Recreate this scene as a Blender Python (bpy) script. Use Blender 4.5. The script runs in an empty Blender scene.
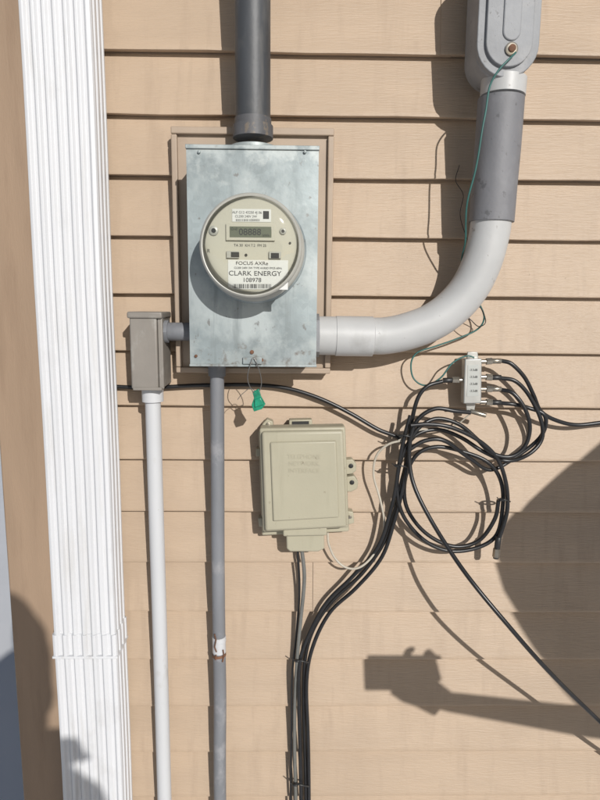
import bpy, math, random
import bmesh
from mathutils import Vector, Matrix
random.seed(7)
scene = bpy.context.scene
scene.view_settings.view_transform='Standard'
scene.view_settings.look='None'
scene.view_settings.exposure=0

# ------------------------------------------------------------------ camera
F=601.0
down=Vector((-35,3912,601)).normalized()      # world -Z in camera axes (right, down, fwd)
xr=Vector((1,0,0.015)); xr=(xr-down*xr.dot(down)).normalized()
ydir=down.cross(xr)
if ydir.z<0: ydir=-ydir
def c2w(v):
    return Vector((v.dot(xr), v.dot(ydir), -v.dot(down)))
RIGHT=c2w(Vector((1,0,0))); DOWN=c2w(Vector((0,1,0))); FWD=c2w(Vector((0,0,1)))
CAM=Vector((0,0,1.35))-FWD*1.114
cd=bpy.data.cameras.new("camera"); cam=bpy.data.objects.new("camera",cd)
scene.collection.objects.link(cam)
cd.sensor_width=36; cd.lens=F/800*36; cd.clip_start=0.01; cd.clip_end=2000
M=Matrix((( RIGHT.x,-DOWN.x,-FWD.x),(RIGHT.y,-DOWN.y,-FWD.y),(RIGHT.z,-DOWN.z,-FWD.z)))
cam.matrix_world=Matrix.Translation(CAM)@M.to_4x4()
scene.camera=cam
def P(px,py,d=0.0):
    """survey reading on the wall elevation -> point standing d metres off the wall"""
    r=RIGHT*(px-300)+DOWN*(py-400)+FWD*F
    t=(-d-CAM.y)/r.y
    return CAM+r*t

# ------------------------------------------------------------------ light
S=Vector((0.38,-1.0,0.46))
to_sun=S.normalized()
sd=bpy.data.lights.new("sun",'SUN'); sd.energy=4.0; sd.angle=math.radians(0.5); sd.color=(1,0.975,0.935)
sun=bpy.data.objects.new("sun",sd); scene.collection.objects.link(sun)
sun.rotation_euler=to_sun.to_track_quat('Z','Y').to_euler(); sun.location=(3,-5,5)
w=bpy.data.worlds.new("World"); scene.world=w; w.use_nodes=True
nt=w.node_tree; nt.nodes.clear()
sky=nt.nodes.new('ShaderNodeTexSky'); sky.sky_type='NISHITA'; sky.sun_disc=False
sky.sun_elevation=math.asin(to_sun.z); sky.sun_rotation=math.atan2(to_sun.x,to_sun.y)
bg=nt.nodes.new('ShaderNodeBackground'); bg.inputs[1].default_value=0.06
out=nt.nodes.new('ShaderNodeOutputWorld')
nt.links.new(sky.outputs[0],bg.inputs[0]); nt.links.new(bg.outputs[0],out.inputs[0])

# ------------------------------------------------------------------ materials
def mat(name,col,rough=0.5,metal=0,var=0.12,vscale=6,vstretch=(1,1,1),bump=0.0,bscale=200,bstretch=(1,1,1),
        spots=None,spot_scale=20,spot_thr=0.62,spot_w=0.06,spots2=None,s2_scale=60,s2_thr=0.66,spec=0.5,voro=0.0,
        streak=None,streak_thr=0.6,low=None):
    m=bpy.data.materials.new(name); m.use_nodes=True; n=m.node_tree; L=n.links
    b=n.nodes['Principled BSDF']; b.inputs['Roughness'].default_value=rough; b.inputs['Metallic'].default_value=metal
    b.inputs['Specular IOR Level'].default_value=spec
    tc=n.nodes.new('ShaderNodeTexCoord')
    def noise(scale,stretch,detail=3):
        mp=n.nodes.new('ShaderNodeMapping'); mp.inputs['Scale'].default_value=stretch
        L.new(tc.outputs['Object'],mp.inputs[0])
        t=n.nodes.new('ShaderNodeTexNoise'); t.inputs['Scale'].default_value=scale; t.inputs['Detail'].default_value=detail
        t.inputs['Roughness'].default_value=0.6
        L.new(mp.outputs[0],t.inputs[0]); return t
    def ramp(src,a,b2,ca,cb):
        r=n.nodes.new('ShaderNodeValToRGB'); r.color_ramp.elements[0].position=a; r.color_ramp.elements[1].position=b2
        r.color_ramp.elements[0].color=ca; r.color_ramp.elements[1].color=cb; L.new(src,r.inputs[0]); return r
    K=(0,0,0,1);W=(1,1,1,1)
    t=noise(vscale,vstretch)
    c0=tuple(max(0,c*(1-var)) for c in col)+(1,); c1=tuple(min(1,c*(1+var)) for c in col)+(1,)
    r=ramp(t.outputs['Fac'],0.3,0.7,c0,c1); cur=r.outputs[0]
    def mix(cur,fac,color):
        mx=n.nodes.new('ShaderNodeMix'); mx.data_type='RGBA'
        L.new(fac,mx.inputs['Factor']); L.new(cur,mx.inputs[6]); mx.inputs[7].default_value=color+(1,)
        return mx.outputs[2]
    if voro:
        v=n.nodes.new('ShaderNodeTexVoronoi'); v.inputs['Scale'].default_value=110
        L.new(tc.outputs['Object'],v.inputs[0])
        rr=ramp(v.outputs['Color'],0,1,(1-voro,)*3+(1,),(1+voro,)*3+(1,))
        mm=n.nodes.new('ShaderNodeMix'); mm.data_type='RGBA'; mm.blend_type='MULTIPLY'; mm.inputs[0].default_value=1
        L.new(cur,mm.inputs[6]); L.new(rr.outputs[0],mm.inputs[7]); cur=mm.outputs[2]
    if spots:
        t2=noise(spot_scale,(1,1,0.7),5)
        cur=mix(cur,ramp(t2.outputs['Fac'],spot_thr,spot_thr+spot_w,K,W).outputs[0],spots)
    if streak:
        t6=noise(26,(1.6,1,0.16),4)
        cur=mix(cur,ramp(t6.outputs['Fac'],streak_thr,streak_thr+0.18,K,W).outputs[0],streak)
    if spots2:
        t3=noise(s2_scale,(1.3,1,1),5)
        cur=mix(cur,ramp(t3.outputs['Fac'],s2_thr,s2_thr+0.04,K,W).outputs[0],spots2)
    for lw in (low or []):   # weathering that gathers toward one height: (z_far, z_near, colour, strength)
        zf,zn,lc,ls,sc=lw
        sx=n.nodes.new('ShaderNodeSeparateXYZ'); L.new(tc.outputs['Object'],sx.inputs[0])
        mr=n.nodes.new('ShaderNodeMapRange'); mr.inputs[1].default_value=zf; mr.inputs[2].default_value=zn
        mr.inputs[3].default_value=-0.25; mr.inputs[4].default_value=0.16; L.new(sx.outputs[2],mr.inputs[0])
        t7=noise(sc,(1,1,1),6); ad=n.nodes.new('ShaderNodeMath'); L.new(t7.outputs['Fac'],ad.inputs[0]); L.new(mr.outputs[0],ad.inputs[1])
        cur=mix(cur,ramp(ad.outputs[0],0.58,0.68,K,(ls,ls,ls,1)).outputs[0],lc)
    L.new(cur,b.inputs['Base Color'])
    if bump:
        t4=noise(bscale,bstretch,3)
        bp=n.nodes.new('ShaderNodeBump'); bp.inputs['Strength'].default_value=bump; bp.inputs['Distance'].default_value=0.002
        L.new(t4.outputs['Fac'],bp.inputs['Height']); L.new(bp.outputs[0],b.inputs['Normal'])
    return m
M_sid=mat("vinyl_siding_tan",(0.410,0.310,0.222),0.5,var=0.06,vscale=3,vstretch=(1,1,4),bump=0.5,bscale=40,bstretch=(1,1,10),
          spots=(0.360,0.270,0.192),spot_scale=5,spot_thr=0.54,spot_w=0.25,spots2=(0.29,0.215,0.15),s2_scale=140,s2_thr=0.71,spec=0.4,
          streak=(0.378,0.284,0.203),streak_thr=0.52)
M_post=mat("trim_brown",(0.28,0.198,0.135),0.55,var=0.10,vscale=4,vstretch=(3,1,0.4),bump=0.2,bscale=60,bstretch=(6,1,1),spec=0.3,streak=(0.245,0.17,0.115),streak_thr=0.5)
M_white=mat("white_painted_aluminium",(0.58,0.585,0.60),0.4,var=0.03,vscale=6,vstretch=(3,1,0.3),spots=(0.51,0.51,0.515),spot_scale=14,spot_thr=0.58,spot_w=0.2,bump=0.08,bscale=30,
          streak=(0.51,0.505,0.50),streak_thr=0.56)
M_pvc=mat("pvc_light_grey",(0.44,0.44,0.435),0.45,var=0.07,vscale=9,spots=(0.34,0.335,0.325),spot_scale=16,spot_thr=0.54,spot_w=0.2,bump=0.1,bscale=90,spots2=(0.24,0.23,0.22),s2_scale=70,s2_thr=0.67)
M_pvcw=mat("pvc_white",(0.49,0.495,0.505),0.45,var=0.06,vscale=9,vstretch=(1,1,0.3),spots=(0.40,0.39,0.37),spot_scale=24,spot_thr=0.58,spot_w=0.15,spots2=(0.3,0.28,0.25),s2_scale=60,s2_thr=0.69)
M_sleeve=mat("pvc_dark_grey",(0.155,0.155,0.165),0.6,var=0.15,vscale=12,vstretch=(1,1,0.4),bump=0.2,bscale=120,spots=(0.21,0.21,0.22),spot_scale=14,spot_thr=0.52,spot_w=0.15,spots2=(0.11,0.11,0.115),s2_scale=50,s2_thr=0.62)
M_mast=mat("weathered_conduit_grey",(0.048,0.051,0.056),0.5,var=0.25,vscale=12,vstretch=(2,2,0.4),spots=(0.085,0.085,0.085),spot_scale=14,spot_thr=0.52,spot_w=0.2,bump=0.15,bscale=100,streak=(0.11,0.105,0.10),streak_thr=0.56)
M_mastc=mat("conduit_collar_grey",(0.085,0.085,0.09),0.55,var=0.2,vscale=20,spots=(0.15,0.125,0.10),spot_scale=50,spot_thr=0.58,bump=0.2,bscale=90)
gz1=P(250,365,.125).z; gz0=P(250,145,.125).z
M_galv=mat("galvanised_steel",(0.245,0.282,0.288),0.5,metal=0.25,var=0.18,vscale=12,vstretch=(1,1,0.7),voro=0.08,
           spots=(0.355,0.39,0.39),spot_scale=13,spot_thr=0.48,spot_w=0.16,spots2=(0.18,0.185,0.18),s2_scale=48,s2_thr=0.63,bump=0.15,bscale=70,
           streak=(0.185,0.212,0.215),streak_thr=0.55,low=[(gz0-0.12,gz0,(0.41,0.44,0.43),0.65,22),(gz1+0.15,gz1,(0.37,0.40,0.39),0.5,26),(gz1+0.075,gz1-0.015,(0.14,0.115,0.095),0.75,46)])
M_board=mat("mounting_block_tan",(0.34,0.262,0.195),0.55,var=0.08,vscale=10,spots=(0.29,0.22,0.165),spot_scale=14,spot_thr=0.55,spot_w=0.2)
M_cream=mat("meter_cream_plastic",(0.45,0.43,0.36),0.4,var=0.03)
M_ring=mat("meter_ring_grey",(0.38,0.375,0.34),0.4,metal=0.1,var=0.08,vscale=20)
M_label=mat("white_label",(0.60,0.60,0.58),0.5,var=0.02)
M_lcd=mat("lcd_glass",(0.13,0.14,0.105),0.2,var=0.05)
M_blk=mat("black_plastic",(0.02,0.02,0.02),0.4,var=0.2)
M_ink=mat("printed_ink",(0.035,0.035,0.035),0.7,var=0.1)
M_cable=mat("black_cable_jacket",(0.012,0.012,0.013),0.36,var=0.3,vscale=30)
M_gcable=mat("grey_cable_jacket",(0.13,0.13,0.12),0.5,var=0.15,vscale=30)
M_wcable=mat("cream_cable_jacket",(0.44,0.40,0.33),0.5,var=0.1,vscale=30)
M_teal=mat("green_ground_wire",(0.03,0.11,0.10),0.45,var=0.2,vscale=30)
M_beige=mat("beige_enclosure_plastic",(0.365,0.338,0.25),0.5,var=0.05,vscale=8,spots=(0.315,0.288,0.21),spot_scale=9,spot_thr=0.54,spot_w=0.2,bump=0.1,bscale=200,spots2=(0.24,0.21,0.15),s2_scale=80,s2_thr=0.68,streak=(0.32,0.295,0.216),streak_thr=0.55)
M_taupe=mat("taupe_enclosure",(0.21,0.19,0.167),0.5,var=0.10,vscale=12,spots=(0.27,0.255,0.23),spot_scale=26,spot_thr=0.58,spot_w=0.1,bump=0.1,bscale=150)
M_gpipe=mat("thin_pipe_grey",(0.17,0.175,0.188),0.55,var=0.15,vscale=14,vstretch=(2,2,0.4),spots=(0.25,0.25,0.26),spot_scale=26,spot_thr=0.55,spot_w=0.12,bump=0.15,bscale=120)
M_rust=mat("rusty_metal",(0.14,0.065,0.035),0.8,var=0.4,vscale=60,bump=0.3)
M_tag=mat("green_tag_plastic",(0.01,0.20,0.115),0.3,var=0.35,vscale=90)
M_wire=mat("steel_wire",(0.25,0.25,0.24),0.35,metal=0.8)
M_splt=mat("splitter_zinc",(0.42,0.42,0.40),0.4,metal=0.6,var=0.1,vscale=30)
M_slab=mat("splitter_label",(0.40,0.41,0.39),0.4,metal=0.3,var=0.05)
M_brass=mat("connector_nickel",(0.33,0.30,0.25),0.3,metal=0.8,var=0.2,vscale=60)
M_cast=mat("cast_fitting_grey",(0.235,0.24,0.25),0.65,metal=0.1,var=0.14,vscale=14,spots=(0.30,0.30,0.305),spot_scale=20,spot_thr=0.53,spot_w=0.15,bump=0.35,bscale=140,spots2=(0.15,0.15,0.15),s2_scale=60,s2_thr=0.64)
M_snow=mat("snow",(0.78,0.79,0.82),0.8,var=0.05,vscale=1,bump=0.6,bscale=8)
M_conc=mat("concrete",(0.32,0.31,0.29),0.85,var=0.12,bump=0.4,bscale=60)
M_jacket=mat("winter_jacket",(0.05,0.07,0.12),0.8,var=0.15)
M_trs=mat("dark_clothes",(0.04,0.04,0.045),0.85)
M_skin=mat("skin",(0.55,0.33,0.24),0.5,var=0.05)
M_hair=mat("brown_hair",(0.06,0.035,0.02),0.6,var=0.3,vscale=40)
g=bpy.data.materials.new("clear_glass_cover"); g.use_nodes=True; n=g.node_tree; n.nodes.clear()
tr=n.nodes.new('ShaderNodeBsdfTransparent'); gl=n.nodes.new('ShaderNodeBsdfGlossy'); gl.inputs['Roughness'].default_value=0.04
tr.inputs[0].default_value=(0.95,0.96,0.94,1)
fr=n.nodes.new('ShaderNodeFresnel'); fr.inputs[0].default_value=1.45; mx=n.nodes.new('ShaderNodeMixShader'); o=n.nodes.new('ShaderNodeOutputMaterial')
n.links.new(fr.outputs[0],mx.inputs[0]); n.links.new(tr.outputs[0],mx.inputs[1]); n.links.new(gl.outputs[0],mx.inputs[2]); n.links.new(mx.outputs[0],o.inputs[0])
M_glass=g

# ------------------------------------------------------------------ mesh helpers
def group(name,loc=(0,0,0)):
    e=bpy.data.objects.new(name,None); e.location=loc; e.empty_display_size=0.05
    scene.collection.objects.link(e); return e
def mk(name,verts,faces,m,parent=None,smooth=False,bevel=0,bseg=3):
    me=bpy.data.meshes.new(name); me.from_pydata([tuple(v) for v in verts],[],faces); me.update()
    bm=bmesh.new(); bm.from_mesh(me); bmesh.ops.recalc_face_normals(bm,faces=bm.faces); bm.to_mesh(me); bm.free()
    ob=bpy.data.objects.new(name,me); scene.collection.objects.link(ob)
    if m: me.materials.append(m)
    if bevel:
        bv=ob.modifiers.new("bevel",'BEVEL'); bv.width=bevel; bv.segments=bseg; bv.limit_method='ANGLE'; bv.angle_limit=math.radians(40)
        smooth=True
    if smooth:
        for p in me.polygons: p.use_smooth=True
        me.set_sharp_from_angle(angle=math.radians(45))
    if parent:
        ob.parent=parent; ob.matrix_parent_inverse=Matrix.Translation(parent.location).inverted()
    return ob
def box(name,x0,x1,yf,yb,z0,z1,m,parent=None,bevel=0):
    v=[(x,-y,z) for x in(x0,x1) for y in(yf,yb) for z in(z0,z1)]
    f=[(0,1,3,2),(4,6,7,5),(0,4,5,1),(2,3,7,6),(0,2,6,4),(1,5,7,3)]
    return mk(name,v,f,m,parent,bevel=bevel)
def R(x0,y0,x1,y1,d):
    a=P(x0,y0,d);b=P(x1,y0,d);c=P(x0,y1,d);e=P(x1,y1,d)
    return (a.x+c.x)/2,(b.x+e.x)/2,(c.z+e.z)/2,(a.z+b.z)/2
def prism(name,pts,yf,yb,m,parent=None,bevel=0):
    n=len(pts); v=[(x,-yf,z) for x,z in pts]+[(x,-yb,z) for x,z in pts]
    f=[tuple(range(n)),tuple(range(n,2*n))]+[(i,(i+1)%n,n+(i+1)%n,n+i) for i in range(n)]
    return mk(name,v,f,m,parent,bevel=bevel)
def stadium(cx,z0,z1,r,n=16):
    pts=[]
    for i in range(n+1):
        a=math.pi+math.pi*i/n; pts.append((cx+r*math.cos(a),z0+r+r*math.sin(a)))
    for i in range(n+1):
        a=math.pi*i/n; pts.append((cx+r*math.cos(a),z1-r+r*math.sin(a)))
    return pts
def catmull(pts,sub=8):
    out=[]; p=[pts[0]*2-pts[1]]+pts+[pts[-1]*2-pts[-2]]
    for i in range(1,len(p)-2):
        for k in range(sub):
            t=k/sub; a,b,c,d=p[i-1],p[i],p[i+1],p[i+2]
            out.append(0.5*((2*b)+(c-a)*t+(2*a-5*b+4*c-d)*t*t+(3*b-a-3*c+d)*t**3))
    out.append(pts[-1]); return out
def sweep(name,pts,rad,m,parent=None,seg=12):
    n=len(pts); rs=rad if isinstance(rad,(list,tuple)) else [rad]*n
    T=[(pts[min(i+1,n-1)]-pts[max(i-1,0)]).normalized() for i in range(n)]
    N=T[0].orthogonal().normalized(); v=[];f=[]
    for i in range(n):
        N=(N-T[i]*N.dot(T[i])).normalized(); B=T[i].cross(N)
        for k in range(seg):
            a=2*math.pi*k/seg; v.append(pts[i]+(N*math.cos(a)+B*math.sin(a))*rs[i])
    for i in range(n-1):
        for k in range(seg):
            f.append((i*seg+k,i*seg+(k+1)%seg,(i+1)*seg+(k+1)%seg,(i+1)*seg+k))
    f.append(tuple(range(seg))); f.append(tuple(range((n-1)*seg,n*seg)))
    return mk(name,v,f,m,parent,smooth=True)
def cable(name,px,rad,m,parent=None,sub=8,jit=0.0007):
    pts=[P(*p) for p in px]; c=catmull(pts,sub)
    ph=random.random()*6
    c=[q+Vector((math.sin(i*0.31+ph),0,math.sin(i*0.23+ph*2)))*jit for i,q in enumerate(c)]
    return sweep(name,c,rad,m,parent,seg=10)
def lathe(name,c,prof,m,parent=None,seg=64):
    v=[];f=[]
    for r,d in prof:
        for k in range(seg):
            a=2*math.pi*k/seg; v.append((c[0]+r*math.cos(a),-d,c[1]+r*math.sin(a)))
    for i in range(len(prof)-1):
        for k in range(seg): f.append((i*seg+k,i*seg+(k+1)%seg,(i+1)*seg+(k+1)%seg,(i+1)*seg+k))
    f.append(tuple(range((len(prof)-1)*seg,len(prof)*seg)))
    return mk(name,v,f,m,parent,smooth=True)
def rod(name,a,b,r,m,parent=None,seg=24):
    return sweep(name,[a,a.lerp(b,0.02),a.lerp(b,0.98),b],[r*0.93,r,r,r*0.93],m,parent,seg)
def text(name,s,x,z,d,size,m,parent,sx=1.0,align='CENTER'):
    cu=bpy.data.curves.new(name,'FONT'); cu.body=s; cu.size=size; cu.align_x=align; cu.align_y='CENTER'; cu.extrude=0.0001
    to=bpy.data.objects.new("t",cu); scene.collection.objects.link(to)
    bpy.context.view_layer.update()
    me=bpy.data.meshes.new_from_object(to.evaluated_get(bpy.context.evaluated_depsgraph_get()))
    bpy.data.objects.remove(to)
    for v in me.vertices:
        v.co=Vector((x+v.co.x*sx,-d-v.co.z,z+v.co.y))
    me.materials.clear(); me.materials.append(m)
    ob=bpy.data.objects.new(name,me); scene.collection.objects.link(ob)
    ob.parent=parent; ob.matrix_parent_inverse=Matrix.Translation(parent.location).inverted()
    return ob

# ------------------------------------------------------------------ house
house=group("house",(0,0,0))
C=0.1016*0.989
zl=P(250,351,0.0145).z
xc=P(0,448,0.022).x
xs0=P(70,300,0.02).x
def course(z,x0,x1,off):
    pr=[(-0.002,z+C+0.004),(0.0005,z+C-0.002),(0.0130,z+0.007),(0.0150,z+0.003),(0.0145,z),(0.0120,z-0.0012),(0.0070,z-0.0005),(0.000,z+0.001)]
    v=[];f=[];n=len(pr); nx=max(2,int((x1-x0)/0.08))
    for i in range(nx+1):
        x=x0+(x1-x0)*i/nx; wv=0.0009*math.sin(x*9+z*31)+0.0006*math.sin(x*23+z*77)
        for (d,zz) in pr: v.append((x,-(d+off+ (wv if d>0.002 else 0)),zz+wv*0.7))
    for i in range(nx):
        for k in range(n-1): f.append((i*n+k,(i+1)*n+k,(i+1)*n+k+1,i*n+k+1))
    f.append(tuple(range(n))); f.append(tuple(range(nx*n,nx*n+n)))
    return v,f
V=[];Fc=[]
for k in range(-10,18):
    z=zl+C*k
    segs=[(xs0,2.6,0)]
    jx={5:P(440,20,0).x,-5:P(313,575,0).x,-8:1.3,9:0.2}.get(k)
    if jx is not None: segs=[(xs0,jx+0.02,0.0),(jx,2.6,0.0022)]
    for s in segs:
        v,f=course(z,*s); o=len(V); V+=v; Fc+=[tuple(i+o for i in q) for q in f]
mk("siding",V,Fc,M_sid,house,smooth=True)
box("sheathing",xc+0.01,2.6,-0.004,-0.15,0.0,zl+C*18,M_conc,house)
box("foundation",xc+0.015,2.6,0.0,-0.14,-0.3,zl-C*10-0.01,M_conc,house)
zt=zl+C*18
box("corner_trim",xc,xs0+0.012,0.024,0.0,0.25,zt,M_post,house,bevel=0.003)
box("corner_trim_return",xc-0.001,xc+0.018,0.0215,-0.11,0.25,zt-0.001,M_post,house,bevel=0.002)
box("side_wall",xc+0.006,xc+0.12,-0.11,-4.0,0.0,zt,M_sid,house)
box("soffit",xc-0.3,2.9,0.32,-4.2,zt,zt+0.03,M_white,house)
box("fascia",xc-0.3,2.9,0.345,0.32,zt-0.02,zt+0.16,M_white,house)
box("roof",xc-0.32,2.92,0.30,-4.2,zt+0.031,zt+0.3,M_mast,house)

# ------------------------------------------------------------------ ground
v=[];f=[];N=60
def gx(i): 
    t=(i/N*2-1); return math.copysign(abs(t)**3*150,t)
for i in range(N+1):
    for j in range(N+1):
        x=gx(i);y=gx(j); v.append((x,y,0.015*math.sin(x*3.1+y)+0.012*math.sin(y*4.3-x*1.7)-0.0))
for i in range(N):
    for j in range(N): a=i*(N+1)+j; f.append((a,a+1,a+N+2,a+N+1))
mk("snow_ground",v,f,M_snow,None,smooth=True)

# ------------------------------------------------------------------ downspout
dsp=group("downspout",tuple(P(70,400,0.05)))
dx0=P(35.0,300,0.085).x; dx1=P(103,300,0.085).x
def spout(name,z0,z1,gr,m,parent):
    a=dx0-gr;b=dx1+gr; fr=0.090+gr; bk=0.025-gr*0.5
    pts=[]; nf=6; W=b-a
    c=0.006
    pts+=[(a,bk),(a,fr-c),(a+c*0.3,fr-c*0.3),(a+c,fr)]
    for i in range(nf):
        s=a+c+(W-2*c)*(i+0.22)/nf; e=a+c+(W-2*c)*(i+0.78)/nf
        dep=0.006 if i in(1,4) else 0.0045
        pts+=[(s-0.0015,fr),(s+0.0022,fr-dep),(e-0.0022,fr-dep),(e+0.0015,fr)]
    pts+=[(b-c,fr),(b-c*0.3,fr-c*0.3),(b,fr-c)]
    for i in range(3):
        s=fr-c-(fr-bk-c)*(i+0.3)/3; e=fr-c-(fr-bk-c)*(i+0.7)/3
        pts+=[(b,s+0.001),(b-0.003,s-0.001),(b-0.003,e+0.001),(b,e-0.001)]
    pts+=[(b,bk)]
    n=len(pts); nz=max(1,int((z1-z0)/0.1)); v=[];f=[]
    for j in range(nz+1):
        z=z0+(z1-z0)*j/nz; wv=0.0006*math.sin(z*11)
        v+=[(x+wv,-y,z) for x,y in pts]
    for j in range(nz):
        for i in range(n): f.append((j*n+i,j*n+(i+1)%n,(j+1)*n+(i+1)%n,(j+1)*n+i))
    f.append(tuple(range(n))); f.append(tuple(range(nz*n,nz*n+n)))
    ob=mk(name,v,f,m,parent); 
    bv=ob.modifiers.new("b",'BEVEL'); bv.width=0.0007; bv.segments=2; bv.limit_method='ANGLE'; bv.angle_limit=0.4
    return ob
zj=P(85,636,0.09).z; zj2=P(85,657,0.09).z
spout("upper_pipe",zj,zt-0.03,0,M_white,dsp)
spout("lower_pipe",0.12,zj2+0.001,0.0008,M_white,dsp)
spout("joint_band",zj2,zj+0.002,0.0024,M_white,dsp)
box("joint_band_lip",dx0-0.0028,dx1+0.0028,0.0932,0.021,zj2-0.002,zj2+0.0025,M_white,dsp,bevel=0.001)
sweep("outlet_elbow",[Vector(((dx0+dx1)/2,-0.06,0.14)),Vector(((dx0+dx1)/2,-0.08,0.09)),Vector(((dx0+dx1)/2,-0.2,0.05)),Vector(((dx0+dx1)/2,-0.45,0.045))],0.045,M_white,dsp,seg=8)

# ------------------------------------------------------------------ meter base
BF=0.125
mb=group("electric_meter_box",tuple(P(252,255,0.1)))
x0,x1,z0,z1=R(174,128,332,373,0.035)
box("mounting_block",x0,x1,0.032,0.008,z0,z1,M_board,mb,bevel=0.004)
for nm,a in (("rim_top",(x0,x1,z1-0.012,z1)),("rim_bottom",(x0,x1,z0,z0+0.010)),("rim_a",(x0,x0+0.010,z0+0.0105,z1-0.0125)),("rim_b",(x1-0.010,x1,z0+0.0105,z1-0.0125))):
    box(nm,a[0],a[1],0.041,0.030,a[2],a[3],M_board,mb,bevel=0.002)
x0,x1,z0,z1=R(188,145,317.5,365,BF)
bx0,bx1,bz0,bz1=x0,x1,z0,z1
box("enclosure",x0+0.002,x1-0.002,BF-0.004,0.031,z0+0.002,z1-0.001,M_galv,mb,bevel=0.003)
nx_,nz_=16,26; v=[];f=[]
for j in range(nz_+1):
    for i in range(nx_+1):
        u=i/nx_;t=j/nz_; x=x0+(x1-x0)*u; z=z0+(z1-0.006-z0)*t
        e=min(1,min(u,1-u)*10)*min(1,min(t,1-t)*14)
        v.append((x,-(BF-0.0015*(1-e)+0.0012*e*math.sin(u*5+1)*math.sin(t*7)),z))
for j in range(nz_):
    for i in range(nx_): a=j*(nx_+1)+i; f.append((a,a+1,a+nx_+2,a+nx_+1))
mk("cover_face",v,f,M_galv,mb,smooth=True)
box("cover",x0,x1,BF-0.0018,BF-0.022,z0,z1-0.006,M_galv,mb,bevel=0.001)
box("top_flange",x0-0.001,x1+0.001,BF+0.0015,BF-0.02,z1-0.0065,z1,M_galv,mb,bevel=0.001)
box("bottom_lip",x0-0.001,x1+0.001,BF+0.0008,BF-0.02,z0-0.003,z0+0.001,M_galv,mb,bevel=0.001)
xa,xb,za,zb=R(243,357,262,364,BF)
box("hasp",xa,xb,BF+0.004,BF-0.001,za,zb,M_galv,mb,bevel=0.001)
for (px,py,r) in ((252,352,2),(262,360,1.6),(196,356,1.5),(199,152,1.5),(305,152,1.5)):
    q=P(px,py,BF); lathe("screw",(q.x,q.z),[(r/620,BF-0.001),(r/620,BF+0.002),(r/900,BF+0.0027)],M_rust if py>340 else M_galv,mb,16)
FD=0.195
mc=P(251,246,FD)
met=group("electric_meter",(mc.x,-0.16,mc.z))
c=(mc.x,mc.z); rs=51.5/ (F/((P(251,247,FD)-CAM).dot(FWD)))
lathe("socket_rim",c,[(rs*1.10,BF-0.001),(rs*1.095,BF+0.004),(rs*1.06,BF+0.0065),(rs*1.0,BF+0.007)],M_galv,mb)
lathe("sealing_ring",c,[(rs*1.0,BF+0.004),(rs*1.05,BF+0.0075),(rs*1.06,BF+0.012),(rs*1.05,BF+0.020),(rs*1.01,BF+0.023),(rs*0.97,BF+0.024)],M_ring,met)
lathe("body",c,[(rs*0.985,BF+0.022),(rs*0.985,FD-0.010),(rs*0.995,FD-0.006),(rs*1.0,FD-0.001),(rs*0.985,FD+0.002),(rs*0.955,FD+0.0035),(rs*0.925,FD+0.003),(rs*0.90,FD+0.0008),(rs*0.885,FD)],M_ring,met)
lathe("face",c,[(rs*0.885,FD-0.002),(rs*0.883,FD+0.0002)],M_cream,met)
lathe("glass_cover",c,[(rs*0.93,FD+0.0036),(rs*0.90,FD+0.009),(rs*0.84,FD+0.0115),(rs*0.6,FD+0.0135),(rs*0.2,FD+0.0145)],M_glass,met)
def mbx(name,a,b,cc,d,m,h=0.001,base=FD,bev=0.0004,par=None):
    x0,x1,z0,z1=R(a,b,cc,d,base+h); return box(name,x0,x1,base+h,base-0.001,z0,z1,m,par or met,bevel=bev)
def mtx(name,s,px,py,hpx,h=0.0012,base=FD,m=None,sx=1.0,par=None):
    q=P(px,py,base+h); k=(q-CAM).dot(FWD)/F; return text(name,s,q.x,q.z,base+h,hpx*k,m or M_ink,par or met,sx)
mbx("name_plate",232,209,271,222,M_label)
mtx("plate_text_a","ALF G12 43250 4J 06",247,212.5,3.4)
mtx("plate_text_b","CL200 240V 3W",246,216.5,3.2)
mbx("plate_mark",263,211,269,219,M_ink,h=0.0013)
mbx("display_bezel",226,223.5,275,240.5,M_cream,h=0.004)
mbx("display",229.5,226.5,271.5,237.5,M_lcd,h=0.0043)
mtx("display_digits","08888",250,232.2,9,h=0.0047)
mtx("display_legend","kWh",266,235.5,3.4,h=0.0047)
mtx("display_hint","Cr-0",234,229,3.4,h=0.0047)
def mdot(name,px,py,rp,m,h=0.003,base=FD):
    q=P(px,py,base+h); k=rp*(q-CAM).dot(FWD)/F
    lathe(name,(q.x,q.z),[(k,base-0.001),(k,base+h*0.7),(k*0.8,base+h)],m,met,24)
mdot("optical_port_rim",213.5,230.5,4.8,M_ring); mdot("optical_port",213.5,230.5,2.6,M_blk,0.0036)
mdot("sensor_a",283,231,3.4,M_ring); mdot("sensor_a_core",283,231,1.8,M_blk,0.0036)
mbx("switch_a",226.5,251,239,258,M_ring,h=0.004); mbx("switch_a_slot",231,252,239,257,M_blk,h=0.005)
mbx("switch_b",269,251.5,281,258.5,M_ring,h=0.004); mbx("switch_b_slot",271,253,279,258,M_blk,h=0.005)
mdot("status_dot",246,255,1.4,M_blk,0.002); mdot("status_dot_b",290,243,1.2,M_blk,0.002)
mtx("rating_line","TA 30  KH 7.2  FM 2S",250,245.5,3.6,h=0.0006)
mbx("utility_label",228,260,288,289.5,M_label,h=0.0008)
mtx("model_text","FOCUS AXRe",252,263.4,4.8,h=0.0012,sx=1.15)
mtx("spec_text","CL200 240V 3W TYPE AXRSD FM2S 60Hz",258,268.1,2.7,h=0.0012)
mtx("owner_text","CLARK ENERGY",255,273.6,6.6,h=0.0012,sx=1.12)
mtx("number_text","108978",252,280.2,6.0,h=0.0012,sx=1.05)
random.seed(3); xx=233.0
while xx<271:
    wd=random.choice([0.35,0.6,0.9]); mbx("barcode_bar",xx,284,xx+wd,288.3,M_ink,h=0.0011,bev=0); xx+=wd+random.choice([0.4,0.7,1.0])
xx=236.0
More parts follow.
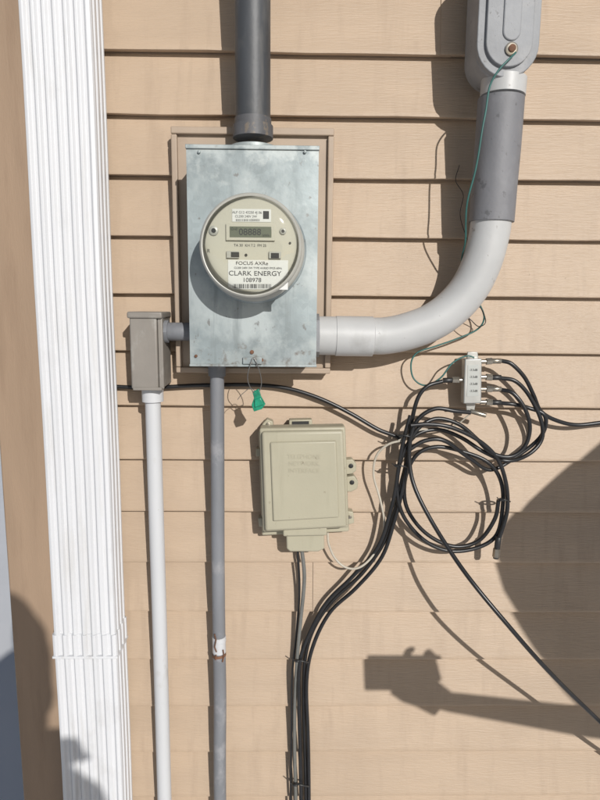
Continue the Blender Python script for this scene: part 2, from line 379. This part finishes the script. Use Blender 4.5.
while xx<260:
    wd=random.choice([0.35,0.6]); mbx("plate_barcode_bar",xx,219.0,xx+wd,221.2,M_ink,h=0.0013,bev=0); xx+=wd+random.choice([0.5,0.8])
mtx("left_mark","R",208.5,251,5,h=0.0006)

# service mast above the box
mast=group("service_conduit",tuple(P(253,60,0.1)))
MD=0.085
a=P(253,134,MD)
r=17.7/(F/((P(253,70,MD)-CAM).dot(FWD)))
rod("pipe",a,Vector((a.x-0.001,-MD,zt-0.01)),r,M_mast,mast,40)
rod("hub_collar",Vector((a.x,-MD,P(253,139,MD).z)),Vector((a.x,-MD,P(253,126,MD).z)),r*1.15,M_mastc,mast,40)
rod("hub_thread",Vector((a.x,-MD,P(253,126,MD).z)),Vector((a.x,-MD,P(253,119,MD).z)),r*1.05,M_mastc,mast,40)
rod("hub_base",Vector((a.x,-MD,bz1-0.002)),Vector((a.x,-MD,bz1+0.006)),r*1.35,M_galv,mast,40)

# ------------------------------------------------------------------ elbow conduit
el=group("conduit_elbow",tuple(P(440,310,0.07)))
pth=[(372,336,.066),(385,335.8,.066),(405,332,.067),(430,323,.069),(452,308,.071),(470,287,.074),(482,262,.077),(488.5,238,.080),(491,222,.082),(492.5,212,.083)]
sweep("bend",catmull([P(*p) for p in pth],8),[0.0315+0.0015*i/72 for i in range(73)],M_pvc,el,40)
rod("box_coupling",P(312,335.5,.066),P(346,336,.066),0.0330,M_pvc,el,40)
rod("coupling",P(335,336,.066),P(373,336.5,.066),0.0342,M_pvc,el,40)
rod("box_nut",P(315,335.5,.066),P(319,335.5,.066),0.037,M_cast,el,8)
slv=[(491.3,222,.082),(494.2,185,.083),(497.5,148,.084),(501,99,.085)]
sweep("dark_sleeve",catmull([P(*p) for p in slv],4),0.0362,M_sleeve,el,40)
rod("neck",P(501,100,.085),P(504.5,66,.085),0.0300,M_cast,el,40)
rod("neck_ring",P(502.5,97,.085),P(504.0,79,.085),0.0350,M_pvc,el,40)
lb=group("conduit_body_fitting",tuple(P(510,20,0.1)))
LF=0.118
lx=P(509,30,LF).x; lz0=P(510,78,LF).z; lz1=lz0+0.222
kk=(P(510,30,LF)-CAM).dot(FWD)/F
prism("body",stadium(lx,lz0,lz1,30*kk),LF-0.007,0.035,M_cast,lb,bevel=0.009)
prism("flange",stadium(lx,lz0+0.001,lz1+0.001,31.5*kk),LF,LF-0.010,M_cast,lb,bevel=0.0015)
prism("cover_plate",stadium(lx,lz0+0.014,lz1-0.014,23.5*kk),LF+0.006,LF-0.002,M_cast,lb,bevel=0.0015)
prism("cover_raised_rib",stadium(lx+0.002,lz0+0.05,lz1-0.04,9*kk),LF+0.0085,LF+0.004,M_cast,lb,bevel=0.002)
for zz in (P(512,51,LF).z,lz1-0.03):
    lathe("screw_washer",(lx+0.003,zz),[(0.0098,LF+.003),(0.0098,LF+.0085),(0.007,LF+.0095)],M_brass,lb,24)
    lathe("screw",(lx+0.003,zz),[(0.0055,LF+.007),(0.0055,LF+.012),(0.0035,LF+.013)],M_rust,lb,20)
rod("wall_hub",Vector((lx,-0.05,lz1-0.05)),Vector((lx,0.05,lz1-0.05)),0.034,M_cast,lb,32)
cable("ground_wire",[(516,52,.132),(508,60,.138),(498,72,.137),(489,88,.133),(485,115,.131),(481,140,.130),(475,170,.125),(468,200,.115),(465.5,225,.10),(465,243,.085),(462,262,.06),(466,285,.045),(480,305,.04),(484,318,.04),(476,330,.035),(455,340,.035),(436,346,.035),(418,352,.035),(411,364,.035),(413,378,.035),(425,385,.04),(440,378,.045),(452,364,.045),(466,356,.045),(474,357,.045)],0.0015,M_teal)
cable("tie_wire",[(470,306,.05),(480,308,.06),(486,322,.04),(478,326,.05),(468,318,.05),(463,322,.03)],0.0008,M_cable)
cable("tie_wire",[(459,165,.02),(456,180,.03),(463,195,.03),(460,215,.025),(468,240,.03)],0.0006,M_cable)

# ------------------------------------------------------------------ small box
sb=group("junction_box",tuple(P(146,350,0.07)))
x0,x1,z0,z1=R(130.5,316,163,389,0.085)
box("body",x0+0.001,x1-0.001,0.078,0.012,z0+0.001,z1,M_taupe,sb,bevel=0.004)
box("cover",x0,x1-0.009,0.087,0.077,z0,z1-0.002,M_taupe,sb,bevel=0.003)
box("cover_rail",x1-0.0085,x1,0.084,0.077,z0,z1-0.002,M_taupe,sb,bevel=0.002)
box("cap",x0-0.003,x1+0.001,0.091,0.012,z1-0.004,z1+0.007,M_taupe,sb,bevel=0.003)
box("foot_lip",x0+0.003,x1-0.003,0.089,0.07,z0-0.002,z0+0.003,M_taupe,sb,bevel=0.001)
zn=P(175,332,.08).z
rod("nipple",Vector((x1-0.004,-.062,zn)),Vector((bx0+0.006,-.062,zn)),0.0155,M_gpipe,sb,32)
rod("locknut",Vector((x1-0.001,-.062,zn)),Vector((x1+0.006,-.062,zn)),0.019,M_gpipe,sb,8)
wp=group("white_conduit",tuple(P(160,600,0.05)))
wx=P(152.7,395,.055).x; wx2=P(164.5,800,.05).x
rod("coupling",Vector((wx,-.055,P(152,402,.06).z)),Vector((wx,-.055,z0+0.002)),0.0185,M_pvcw,wp,32)
pp=[Vector((wx,-.055,P(152,400,.06).z)),Vector((wx*0.8+wx2*0.2,-.054,P(152,500,.06).z)),Vector((wx*.4+wx2*.6,-.05,P(152,650,.06).z)),Vector((wx2,-.05,P(164,800,.05).z)),Vector((wx2,-.05,-0.1))]
sweep("pipe",catmull(pp,8),0.0135,M_pvcw,wp,32)
gp=group("grey_conduit",tuple(P(218,600,0.05)))
pp=[P(217,363,.06),P(217.5,450,.055),P(218,560,.05),P(219,640,.045),P(220,700,.045),P(220,800,.045)]
pp.append(Vector((pp[-1].x,pp[-1].y,-0.1)))
sweep("pipe",catmull(pp,8),0.0122,M_gpipe,gp,28)
rod("box_connector",P(217,362,.06),P(217,376,.06),0.0150,M_gpipe,gp,28)
rod("joint_coupling",P(219,636,.045),P(219.3,641,.045),0.0130,M_pvcw,gp,28)
rod("joint_gap",P(219,641,.045),P(219.3,652,.045),0.0126,M_pvcw,gp,28)
rod("joint_rust",P(219,653,.045),P(219.3,655.5,.045),0.0131,M_rust,gp,28)
for q in ([(214.5,634,.058),(216,640,.060),(214.6,647,.059),(216.5,652,.059)],[(223,650,.057),(224,656,.057),(222.5,662,.058)],[(216,655,.058),(215.5,660,.058)]):
    sweep("joint_crack",[P(*a) for a in q],0.0013,M_rust,gp,8)

# ------------------------------------------------------------------ seal tag
tg=group("security_seal_tag",tuple(P(258,400,.11)))
cable("seal_wire",[(252,358,.132),(249,370,.134),(248,382,.125),(252,391,.115),(258,393,.11),(261,384,.115),(260,372,.125),(257,364,.132),(254,358,.132)],0.0007,M_wire,tg)
cable("seal_wire_tail",[(258,393,.11),(250,388,.105),(243,393,.10),(238,400,.09)],0.0005,M_wire,tg)
tp=[(252.5,392),(259,388.5),(261,396),(265.5,404),(262,409),(254,411.5),(251.5,405),(254,398)]
pt=[P(a,b,.11) for a,b in tp]
prism("tag",[(p.x,p.z) for p in pt],0.112,0.107,M_tag,tg,bevel=0.001)
tp=[(254.5,399),(261,397),(264,404),(255,407)]
prism("tag_barrel",[(P(a,b,.11).x,P(a,b,.11).z) for a,b in tp],0.116,0.110,M_tag,tg,bevel=0.0015)

# ------------------------------------------------------------------ telecom box
nb=group("telephone_interface_box",tuple(P(303,485,.05)))
D=0.078
def pp_(l,d): return [(P(a,b,d).x,P(a,b,d).z) for a,b in l]
prism("base",pp_([(258.5,431),(345,430),(349,531),(262,535)],.03),0.034,0.015,M_beige,nb,bevel=0.003)
prism("cover",pp_([(259,429.5),(346,428),(349.5,530),(262.5,534.5)],D),D-0.010,0.033,M_beige,nb,bevel=0.004)
prism("cover_front",pp_([(261.5,432),(343.5,430.5),(347,527.5),(265,532)],D),D,D-0.013,M_beige,nb,bevel=0.005)
prism("raised_panel",pp_([(270,442),(336,440.5),(339,517),(273,521)],D),D+0.004,D-0.002,M_beige,nb,bevel=0.0035)
prism("bottom_outlet",pp_([(286,530),(324,529),(324.5,549),(318,552),(290,552),(286.5,549)],.06),0.060,0.018,M_beige,nb,bevel=0.003)
prism("outlet_step",pp_([(283,528),(327,527),(327,536),(283,537)],.07),0.069,0.02,M_beige,nb,bevel=0.003)
for k,l in enumerate(([(289,419.5),(312,419),(312.5,431),(289,431)],[(262,424),(267,418.5),(273,421),(274,431),(262,432)],[(344,459),(352,458.5),(356,463),(356,470),(352,473),(345,474)],[(346,476),(354,475),(358,481),(357,488),(351,491),(346,491)],[(347,510),(353,511),(354,522),(348,524)],[(256,448),(262,448),(262,456),(256,456)],[(258,517),(265,517),(265,526),(259,526)])):
    prism("mounting_tab",pp_(l,.03),0.036,0.015,M_beige,nb,bevel=0.002)
for (a,b2,r) in ((268,424.5,2.2),(351,466,2.4),(352,482.5,2.4),(350,517,2.0)):
    q=P(a,b2,.037); lathe("tab_hole",(q.x,q.z),[(r/560,.030),(r/560,.0372),(r/900,.0376)],M_blk if r>2.3 else M_brass,nb,16)
q=pp_([(292,421.5),(309,421.2),(309,427.5),(292,427.5)],.037); prism("tab_slot",q,0.0372,0.030,M_blk,nb)
mtx("embossed_text_a","TELEPHONE",304,457,6.2,h=0.0006,base=D+.004,m=M_beige,par=nb)
mtx("embossed_text_b","NETWORK",304,464,6.2,h=0.0006,base=D+.004,m=M_beige,par=nb)
mtx("embossed_text_c","INTERFACE",304,471,6.2,h=0.0006,base=D+.004,m=M_beige,par=nb)

# ------------------------------------------------------------------ splitter
sp=group("coax_splitter",tuple(P(473,382,.05)))
prism("body",pp_([(465,359),(482,358.5),(481.5,403.5),(463.5,404)],.055),0.055,0.035,M_splt,sp,bevel=0.002)
prism("label",pp_([(468,365),(479,364.5),(478.5,396),(467,396.5)],.0555),0.0556,0.054,M_slab,sp)
prism("ear_a",pp_([(468,352),(478,352),(479,360),(467,360)],.04),0.038,0.034,M_splt,sp,bevel=0.001)
prism("ear_b",pp_([(466,403),(476,403),(475,411),(467,411)],.04),0.038,0.034,M_splt,sp,bevel=0.001)
for i in range(4): mtx("label_text","-3.5dB",473.5,370+i*7,3.2,h=0.0004,base=.0556,par=sp)
for (ya,yb) in ((361.5,361),(377,377.5),(389,389),(402,402.5)):
    rod("port",P(480,ya,.045),P(487,ya,.045),0.0040,M_brass,sp,12)
    rod("connector_nut",P(486,ya,.045),P(492,yb,.045),0.0062,M_brass,sp,6)
    rod("connector_sleeve",P(491.5,yb,.045),P(501,yb,.045),0.0048,M_blk if ya in(377,402) else M_brass,sp,14)
rod("port",P(458,380,.045),P(465,380,.045),0.0040,M_brass,sp,12)
rod("connector_nut",P(452,380,.045),P(459,380,.045),0.0060,M_brass,sp,6)
rod("connector_sleeve",P(443,380.5,.045),P(452.5,380,.045),0.0048,M_blk,sp,14)
rod("end_cap",P(470,411,.045),P(486,415.5,.05),0.0042,M_brass,sp,12)

# ------------------------------------------------------------------ cables
cr=0.0037
cable("coax_cable",[(108,386,.022),(150,388,.022),(200,385.5,.022),(250,384.5,.022),(285,388,.024),(318,398,.026),(350,413,.028),(378,429,.03),(400,440,.035),(406,460,.04),(401,485,.045),(393,515,.04),(383,545,.035),(362,573,.032),(335,598,.03),(315,627,.03),(305,657,.03),(304,700,.028),(305,760,.028),(306,830,.028)],cr,M_cable)
cable("coax_cable",[(442,381,.045),(428,386,.05),(417,400,.05),(411,425,.048),(408,455,.05),(402,490,.05),(395,520,.045),(382,556,.04),(356,588,.036),(330,613,.034),(313,645,.036),(307,680,.034),(308,740,.032),(309,830,.03)],cr,M_cable)
cable("coax_cable",[(410,415,.06),(404,440,.06),(398,470,.055),(392,505,.05),(379,545,.045),(352,577,.04),(326,604,.038),(307,638,.036),(300,662,.04),(299,700,.036),(300,760,.034),(302,830,.034)],cr,M_cable)
cable("coax_cable",[(500,361,.045),(512,364,.05),(524,376,.05),(533,395,.045),(541,411,.04),(556,420,.035),(578,425,.03),(610,422,.03),(660,418,.03)],cr,M_cable)
cable("coax_cable",[(500,377.5,.045),(515,381,.05),(530,397,.05),(541,420,.05),(541,440,.05),(528,455,.055),(507,461,.05),(485,452,.05),(462,438,.045),(437,430,.05),(415,436,.055),(401,458,.055),(397,488,.05),(404,517,.05),(424,540,.05),(450,551,.05),(477,548,.05),(497,534,.05),(503,505,.05),(500,480,.05),(488,462,.05),(465,452,.045),(438,447,.045),(417,455,.045),(405,478,.045),(407,507,.045),(425,533,.045),(452,546,.045),(478,541,.045),(494,520,.05),(499,500,.055)],cr,M_cable)
cable("coax_cable",[(500,389,.045),(513,393,.055),(524,408,.06),(530,428,.06),(525,446,.06),(510,457,.06),(492,453,.06),(476,438,.055),(458,424,.055),(436,419,.055),(418,428,.06),(408,445,.06)],cr,M_cable)
cable("coax_cable",[(500,402.5,.045),(512,404,.05),(528,408,.045),(545,416,.05),(540,437,.04),(515,458,.04),(490,470,.045),(470,458,.05),(445,441,.06),(425,441,.06),(409,450,.06)],cr,M_cable)
cable("coax_cable",[(470,412,.06),(455,411,.065),(435,409,.065),(419,418,.065),(411,436,.065),(409,460,.065),(415,487,.075),(432,522,.10),(454,557,.135),(480,592,.17),(512,630,.19),(548,670,.18),(585,708,.155),(625,745,.13),(690,800,.1)],cr,M_cable)
cable("coax_cable",[(411,425,.07),(428,424,.07),(452,428,.07),(478,440,.065),(497,458,.06),(506,482,.06),(507,508,.06),(502,530,.06),(498,542,.06)],cr,M_cable)
cn=group("cable_end_connector",tuple(P(497,550,.06)))
rod("sleeve",P(498.5,537,.06),P(497,549,.06),0.0055,M_blk,cn,14)
rod("nut",P(497,548.5,.06),P(496,557,.06),0.0068,M_brass,cn,6)
rod("pin_hole",P(496,556.5,.06),P(495.8,558.5,.06),0.0050,M_blk,cn,12)
cable("telephone_cable",[(328,533,.04),(329,545,.04),(335,558,.04),(347,568,.045),(360,567,.05),(375,552,.045),(384,528,.04),(380,500,.04),(374,475,.04),(376,456,.045),(388,445,.05),(404,440,.055)],0.0021,M_wcable)
cable("telephone_cable",[(398,441,.055),(420,430,.06),(450,428,.03),(470,414,.04)],0.0014,M_wcable)
cable("telephone_cable",[(302,549,.035),(304,580,.035),(301,620,.035),(297,658,.038),(295,700,.03),(295,760,.03),(296,830,.03)],0.0036,M_gcable)
cable("telephone_cable",[(298,549,.03),(299,590,.028),(296,640,.028),(292,680,.028),(291,740,.026),(291,830,.026)],0.0024,M_cable)
def tie(px,py,rx,d):
    ct=group("cable_tie",tuple(P(px,py,d)))
    pts=[]
    for i in range(25):
        a=2*math.pi*i/24; pts.append(P(px+rx*math.cos(a),py+1.5*math.cos(a),d+0.013*math.sin(a)))
    sweep("strap",pts,0.0015,M_blk,ct,8)
    rod("tail",P(px-rx,py,d+.01),P(px-rx-3,py-2.5,d+.014),0.0010,M_blk,ct,6)
    rod("head",P(px-rx,py,d+.010),P(px-rx+4,py,d+.012),0.0026,M_blk,ct,6)
tie(302,661,7,.034); tie(402,466,7,.052); tie(407,436,8,.055); tie(505,500,5,.055); tie(301,785,8,.03)

# ------------------------------------------------------------------ people (stand beside / behind the viewpoint, they cast the shadows)
def person(name,J,E,rad,head_c,look,jacket,hands=(),head_r=0.098,hood=0):
    g=group(name,tuple(J['pelvis']))
    names=list(J.keys()); idx={k:i for i,k in enumerate(names)}
    me=bpy.data.meshes.new("body"); me.from_pydata([tuple(J[k]) for k in names],[(idx[a],idx[b]) for a,b in E],[])
    ob=bpy.data.objects.new("body",me); scene.collection.objects.link(ob)
    sk=ob.modifiers.new("skin",'SKIN'); ss=ob.modifiers.new("sub",'SUBSURF'); ss.levels=2; ss.render_levels=2
    for k in names:
        sv=me.skin_vertices[0].data[idx[k]]; r=rad[k]; sv.radius=r if isinstance(r,tuple) else (r,r); sv.use_root=(k=='pelvis')
    me.materials.append(jacket); sk.use_smooth_shade=True
    ob.parent=g; ob.matrix_parent_inverse=Matrix.Translation(g.location).inverted()
    bm=bmesh.new(); bmesh.ops.create_uvsphere(bm,u_segments=32,v_segments=24,radius=1)
    lk=Vector(look).normalized(); rt=lk.cross(Vector((0,0,1))).normalized(); up=rt.cross(lk)
    for v in bm.verts:
        x,y,z=v.co
        yy=y*head_r; w=0.78*(1-0.18*max(0,-z)); xx=x*head_r*w; zz=z*head_r*1.28
        if y>0.85 and abs(x)<0.25 and -0.35<z<0.15: yy+=0.018*(1-abs(x)/0.25)
        if y>0.6 and 0.05<z<0.25 and 0.15<abs(x)<0.5: yy-=0.008
        if y>0.5 and z<-0.75: yy+=0.01
        v.co=head_c+rt*xx+lk*yy+up*zz
    m2=bpy.data.meshes.new("head"); bm.to_mesh(m2); bm.free(); m2.materials.append(M_skin)
    for p in m2.polygons: p.use_smooth=True
    h=bpy.data.objects.new("head",m2); scene.collection.objects.link(h); h.parent=g; h.matrix_parent_inverse=Matrix.Translation(g.location).inverted()
    for nm,k,mt in (("hair",1.0,M_hair),)+((("hood",hood,jacket),) if hood else ()):
        bm=bmesh.new(); bmesh.ops.create_uvsphere(bm,u_segments=32,v_segments=24,radius=1)
        for v in bm.verts:
            x,y,z=v.co; s=(1.07+0.03*math.sin(x*17+z*11))*k
            if y>0.35 and z<0.5: s=0.9
            if z<-0.55: s=0.85*k
            v.co=head_c+rt*x*head_r*0.8*s+lk*(y*head_r*s-0.006*k)+up*(z*head_r*1.27*s+0.004)
        m3=bpy.data.meshes.new(nm); bm.to_mesh(m3); bm.free(); m3.materials.append(mt)
        for p in m3.polygons: p.use_smooth=True
        h=bpy.data.objects.new(nm,m3); scene.collection.objects.link(h); h.parent=g; h.matrix_parent_inverse=Matrix.Translation(g.location).inverted()
    for sgn in(-1,1):
        q=head_c+rt*sgn*head_r*0.8; sweep("ear",[q+up*0.03,q+up*0.01+rt*sgn*0.012-lk*0.008,q-up*0.025],[0.006,0.009,0.005],M_skin,g,10)
        q=head_c+rt*sgn*0.032+lk*(head_r*0.90)+up*0.012; sweep("eye",[q-rt*0.010,q,q+rt*0.010],[0.003,0.007,0.003],M_blk,g,10)
    q=head_c+lk*head_r*0.88-up*0.062; sweep("mouth",[q-rt*0.022,q+lk*0.004,q+rt*0.022],[0.002,0.005,0.002],M_rust,g,8)
    for (wr,dirv,nrm,curls,thumb) in hands:
        d=Vector(dirv).normalized(); nn=Vector(nrm); nn=(nn-d*nn.dot(d)).normalized(); s=d.cross(nn)*thumb
        pal=[wr-d*0.02,wr+d*0.03,wr+d*0.06,wr+d*0.088]
        vs=[];fs=[]
        for i,(p,wd,th) in enumerate(zip(pal,(0.027,0.034,0.041,0.040),(0.022,0.018,0.016,0.011))):
            for k in range(12):
                a=2*math.pi*k/12; vs.append(p+s*math.cos(a)*wd+nn*math.sin(a)*th)
        for i in range(3):
            for k in range(12): fs.append((i*12+k,i*12+(k+1)%12,(i+1)*12+(k+1)%12,(i+1)*12+k))
        fs+= [tuple(range(12)),tuple(range(36,48))]
        mk("palm",vs,fs,M_skin,g,smooth=True)
        for fi,(off,ln) in enumerate(((0.030,0.072),(0.010,0.080),(-0.010,0.074),(-0.030,0.058))):
            p=wr+d*0.080+s*off; pts=[p]; ang=0; cu=curls[fi]
            for seg in (0.45,0.30,0.25):
                ang+=cu; dd=d*math.cos(ang)+nn*math.sin(ang); p=p+dd*ln*seg; pts.append(p)
            sweep("finger",catmull(pts,4),[0.0095-0.0003*i for i in range(13)],M_skin,g,10)
        p=wr+d*0.025+s*0.028; sweep("thumb",catmull([p,p+d*0.03+s*0.025+nn*.008,p+d*0.058+s*0.030+nn*.02],4),[0.013,0.013,0.012,0.012,0.011,0.011,0.010,0.009,0.008],M_skin,g,10)
    return g
V3=Vector
def sh(x,z,l): return V3((x,0,z))+S*l      # stand l metres off the wall, along the sunbeam that reaches wall point (x,z)
chest=sh(0.60,1.035,0.95)
J={'pelvis':chest+V3((.38,-.10,-.50)),'waist':chest+V3((.26,-.06,-.27)),'chest':chest,'neck':chest+V3((.06,.0,.21)),'nape':chest+V3((.09,.03,.29)),
 'sh_r':chest+V3((-.09,.03,.0)),'el_r':sh(0.70,0.675,0.93),'wr_r':sh(0.275,0.742,0.9),
 'sh_l':chest+V3((.22,-.05,.08)),'el_l':chest+V3((.38,.0,-.14)),'wr_l':chest+V3((.34,.14,-.34)),
 'hip_a':chest+V3((.29,-.08,-.56)),'knee_a':chest+V3((.28,-.04,-1.0)),'ank_a':V3((chest.x+.28,chest.y-.08,.09)),'toe_a':V3((chest.x+.26,chest.y+.09,.05)),
 'hip_b':chest+V3((.47,-.12,-.56)),'knee_b':chest+V3((.50,-.10,-1.0)),'ank_b':V3((chest.x+.51,chest.y-.16,.09)),'toe_b':V3((chest.x+.50,chest.y+.02,.05))}
E=[('pelvis','waist'),('waist','chest'),('chest','neck'),('neck','nape'),('chest','sh_r'),('sh_r','el_r'),('el_r','wr_r'),('chest','sh_l'),('sh_l','el_l'),('el_l','wr_l'),
   ('pelvis','hip_a'),('hip_a','knee_a'),('knee_a','ank_a'),('ank_a','toe_a'),('pelvis','hip_b'),('hip_b','knee_b'),('knee_b','ank_b'),('ank_b','toe_b')]
rad={'pelvis':(.16,.13),'waist':(.18,.15),'chest':(.27,.18),'neck':.11,'nape':.07,'sh_r':.17,'el_r':.038,'wr_r':.021,'sh_l':.11,'el_l':.055,'wr_l':.035,
 'hip_a':.10,'knee_a':.065,'ank_a':.045,'toe_a':.04,'hip_b':.10,'knee_b':.065,'ank_b':.045,'toe_b':.04}
person("person",J,E,rad,chest+V3((.12,.05,.41)),(-.6,1,-.2),M_jacket,
   hands=[(J['wr_r'],(-.85,.1,.52),(0,1,-.1),(.55,.65,.75,.85),-1),(J['wr_l'],(-.2,.3,-1),(-1,0,0),(.3,.3,.35,.4),1)])
ph=group("mobile_phone",tuple(sh(.20,.80,.88)))
q=sh(.198,.800,.88); box("case",q.x-.068,q.x+.078,-q.y+.005,-q.y-.004,q.z-.036,q.z+.040,M_blk,ph,bevel=.012)
Lp=1.9; hx=-0.60+S.x*Lp; hz=0.775+S.z*Lp
o_=V3((hx,-Lp,hz-1.58))
def q_(x,y,z): return o_+V3((x,y,z))
J={'pelvis':q_(0,-.04,.92),'waist':q_(0,-.04,1.08),'chest':q_(0,-.03,1.28),'neck':q_(0,-.01,1.42),'nape':q_(0,0,1.48),
 'sh_r':q_(.16,-.03,1.34),'el_r':q_(.24,-.03,1.06),'wr_r':q_(.23,.10,.86),
 'sh_l':q_(-.16,-.03,1.34),'el_l':q_(-.24,-.03,1.06),'wr_l':q_(-.23,.10,.86),
 'hip_a':q_(-.10,-.04,.88),'knee_a':q_(-.12,-.02,.48),'ank_a':q_(-.12,-.06,.09-o_.z),'toe_a':q_(-.14,.10,.05-o_.z),
 'hip_b':q_(.10,-.04,.88),'knee_b':q_(.12,-.02,.48),'ank_b':q_(.12,-.06,.09-o_.z),'toe_b':q_(.14,.10,.05-o_.z)}
rad2=dict(rad); rad2.update({'chest':(.18,.14),'waist':(.16,.13),'pelvis':(.16,.13),'neck':.12,'nape':.12,'wr_r':.032,'el_r':.05,'sh_r':.09,'sh_l':.09,'el_l':.05,'wr_l':.032})
person("person",J,E,rad2,V3((hx,-Lp,hz)),(0,1,-.15),M_trs,
   hands=[(J['wr_r'],(0,.15,-1),(-1,.2,0),(.3,.35,.4,.45),1),(J['wr_l'],(0,.15,-1),(1,.2,0),(.3,.35,.4,.45),-1)],head_r=0.10,hood=1.32)
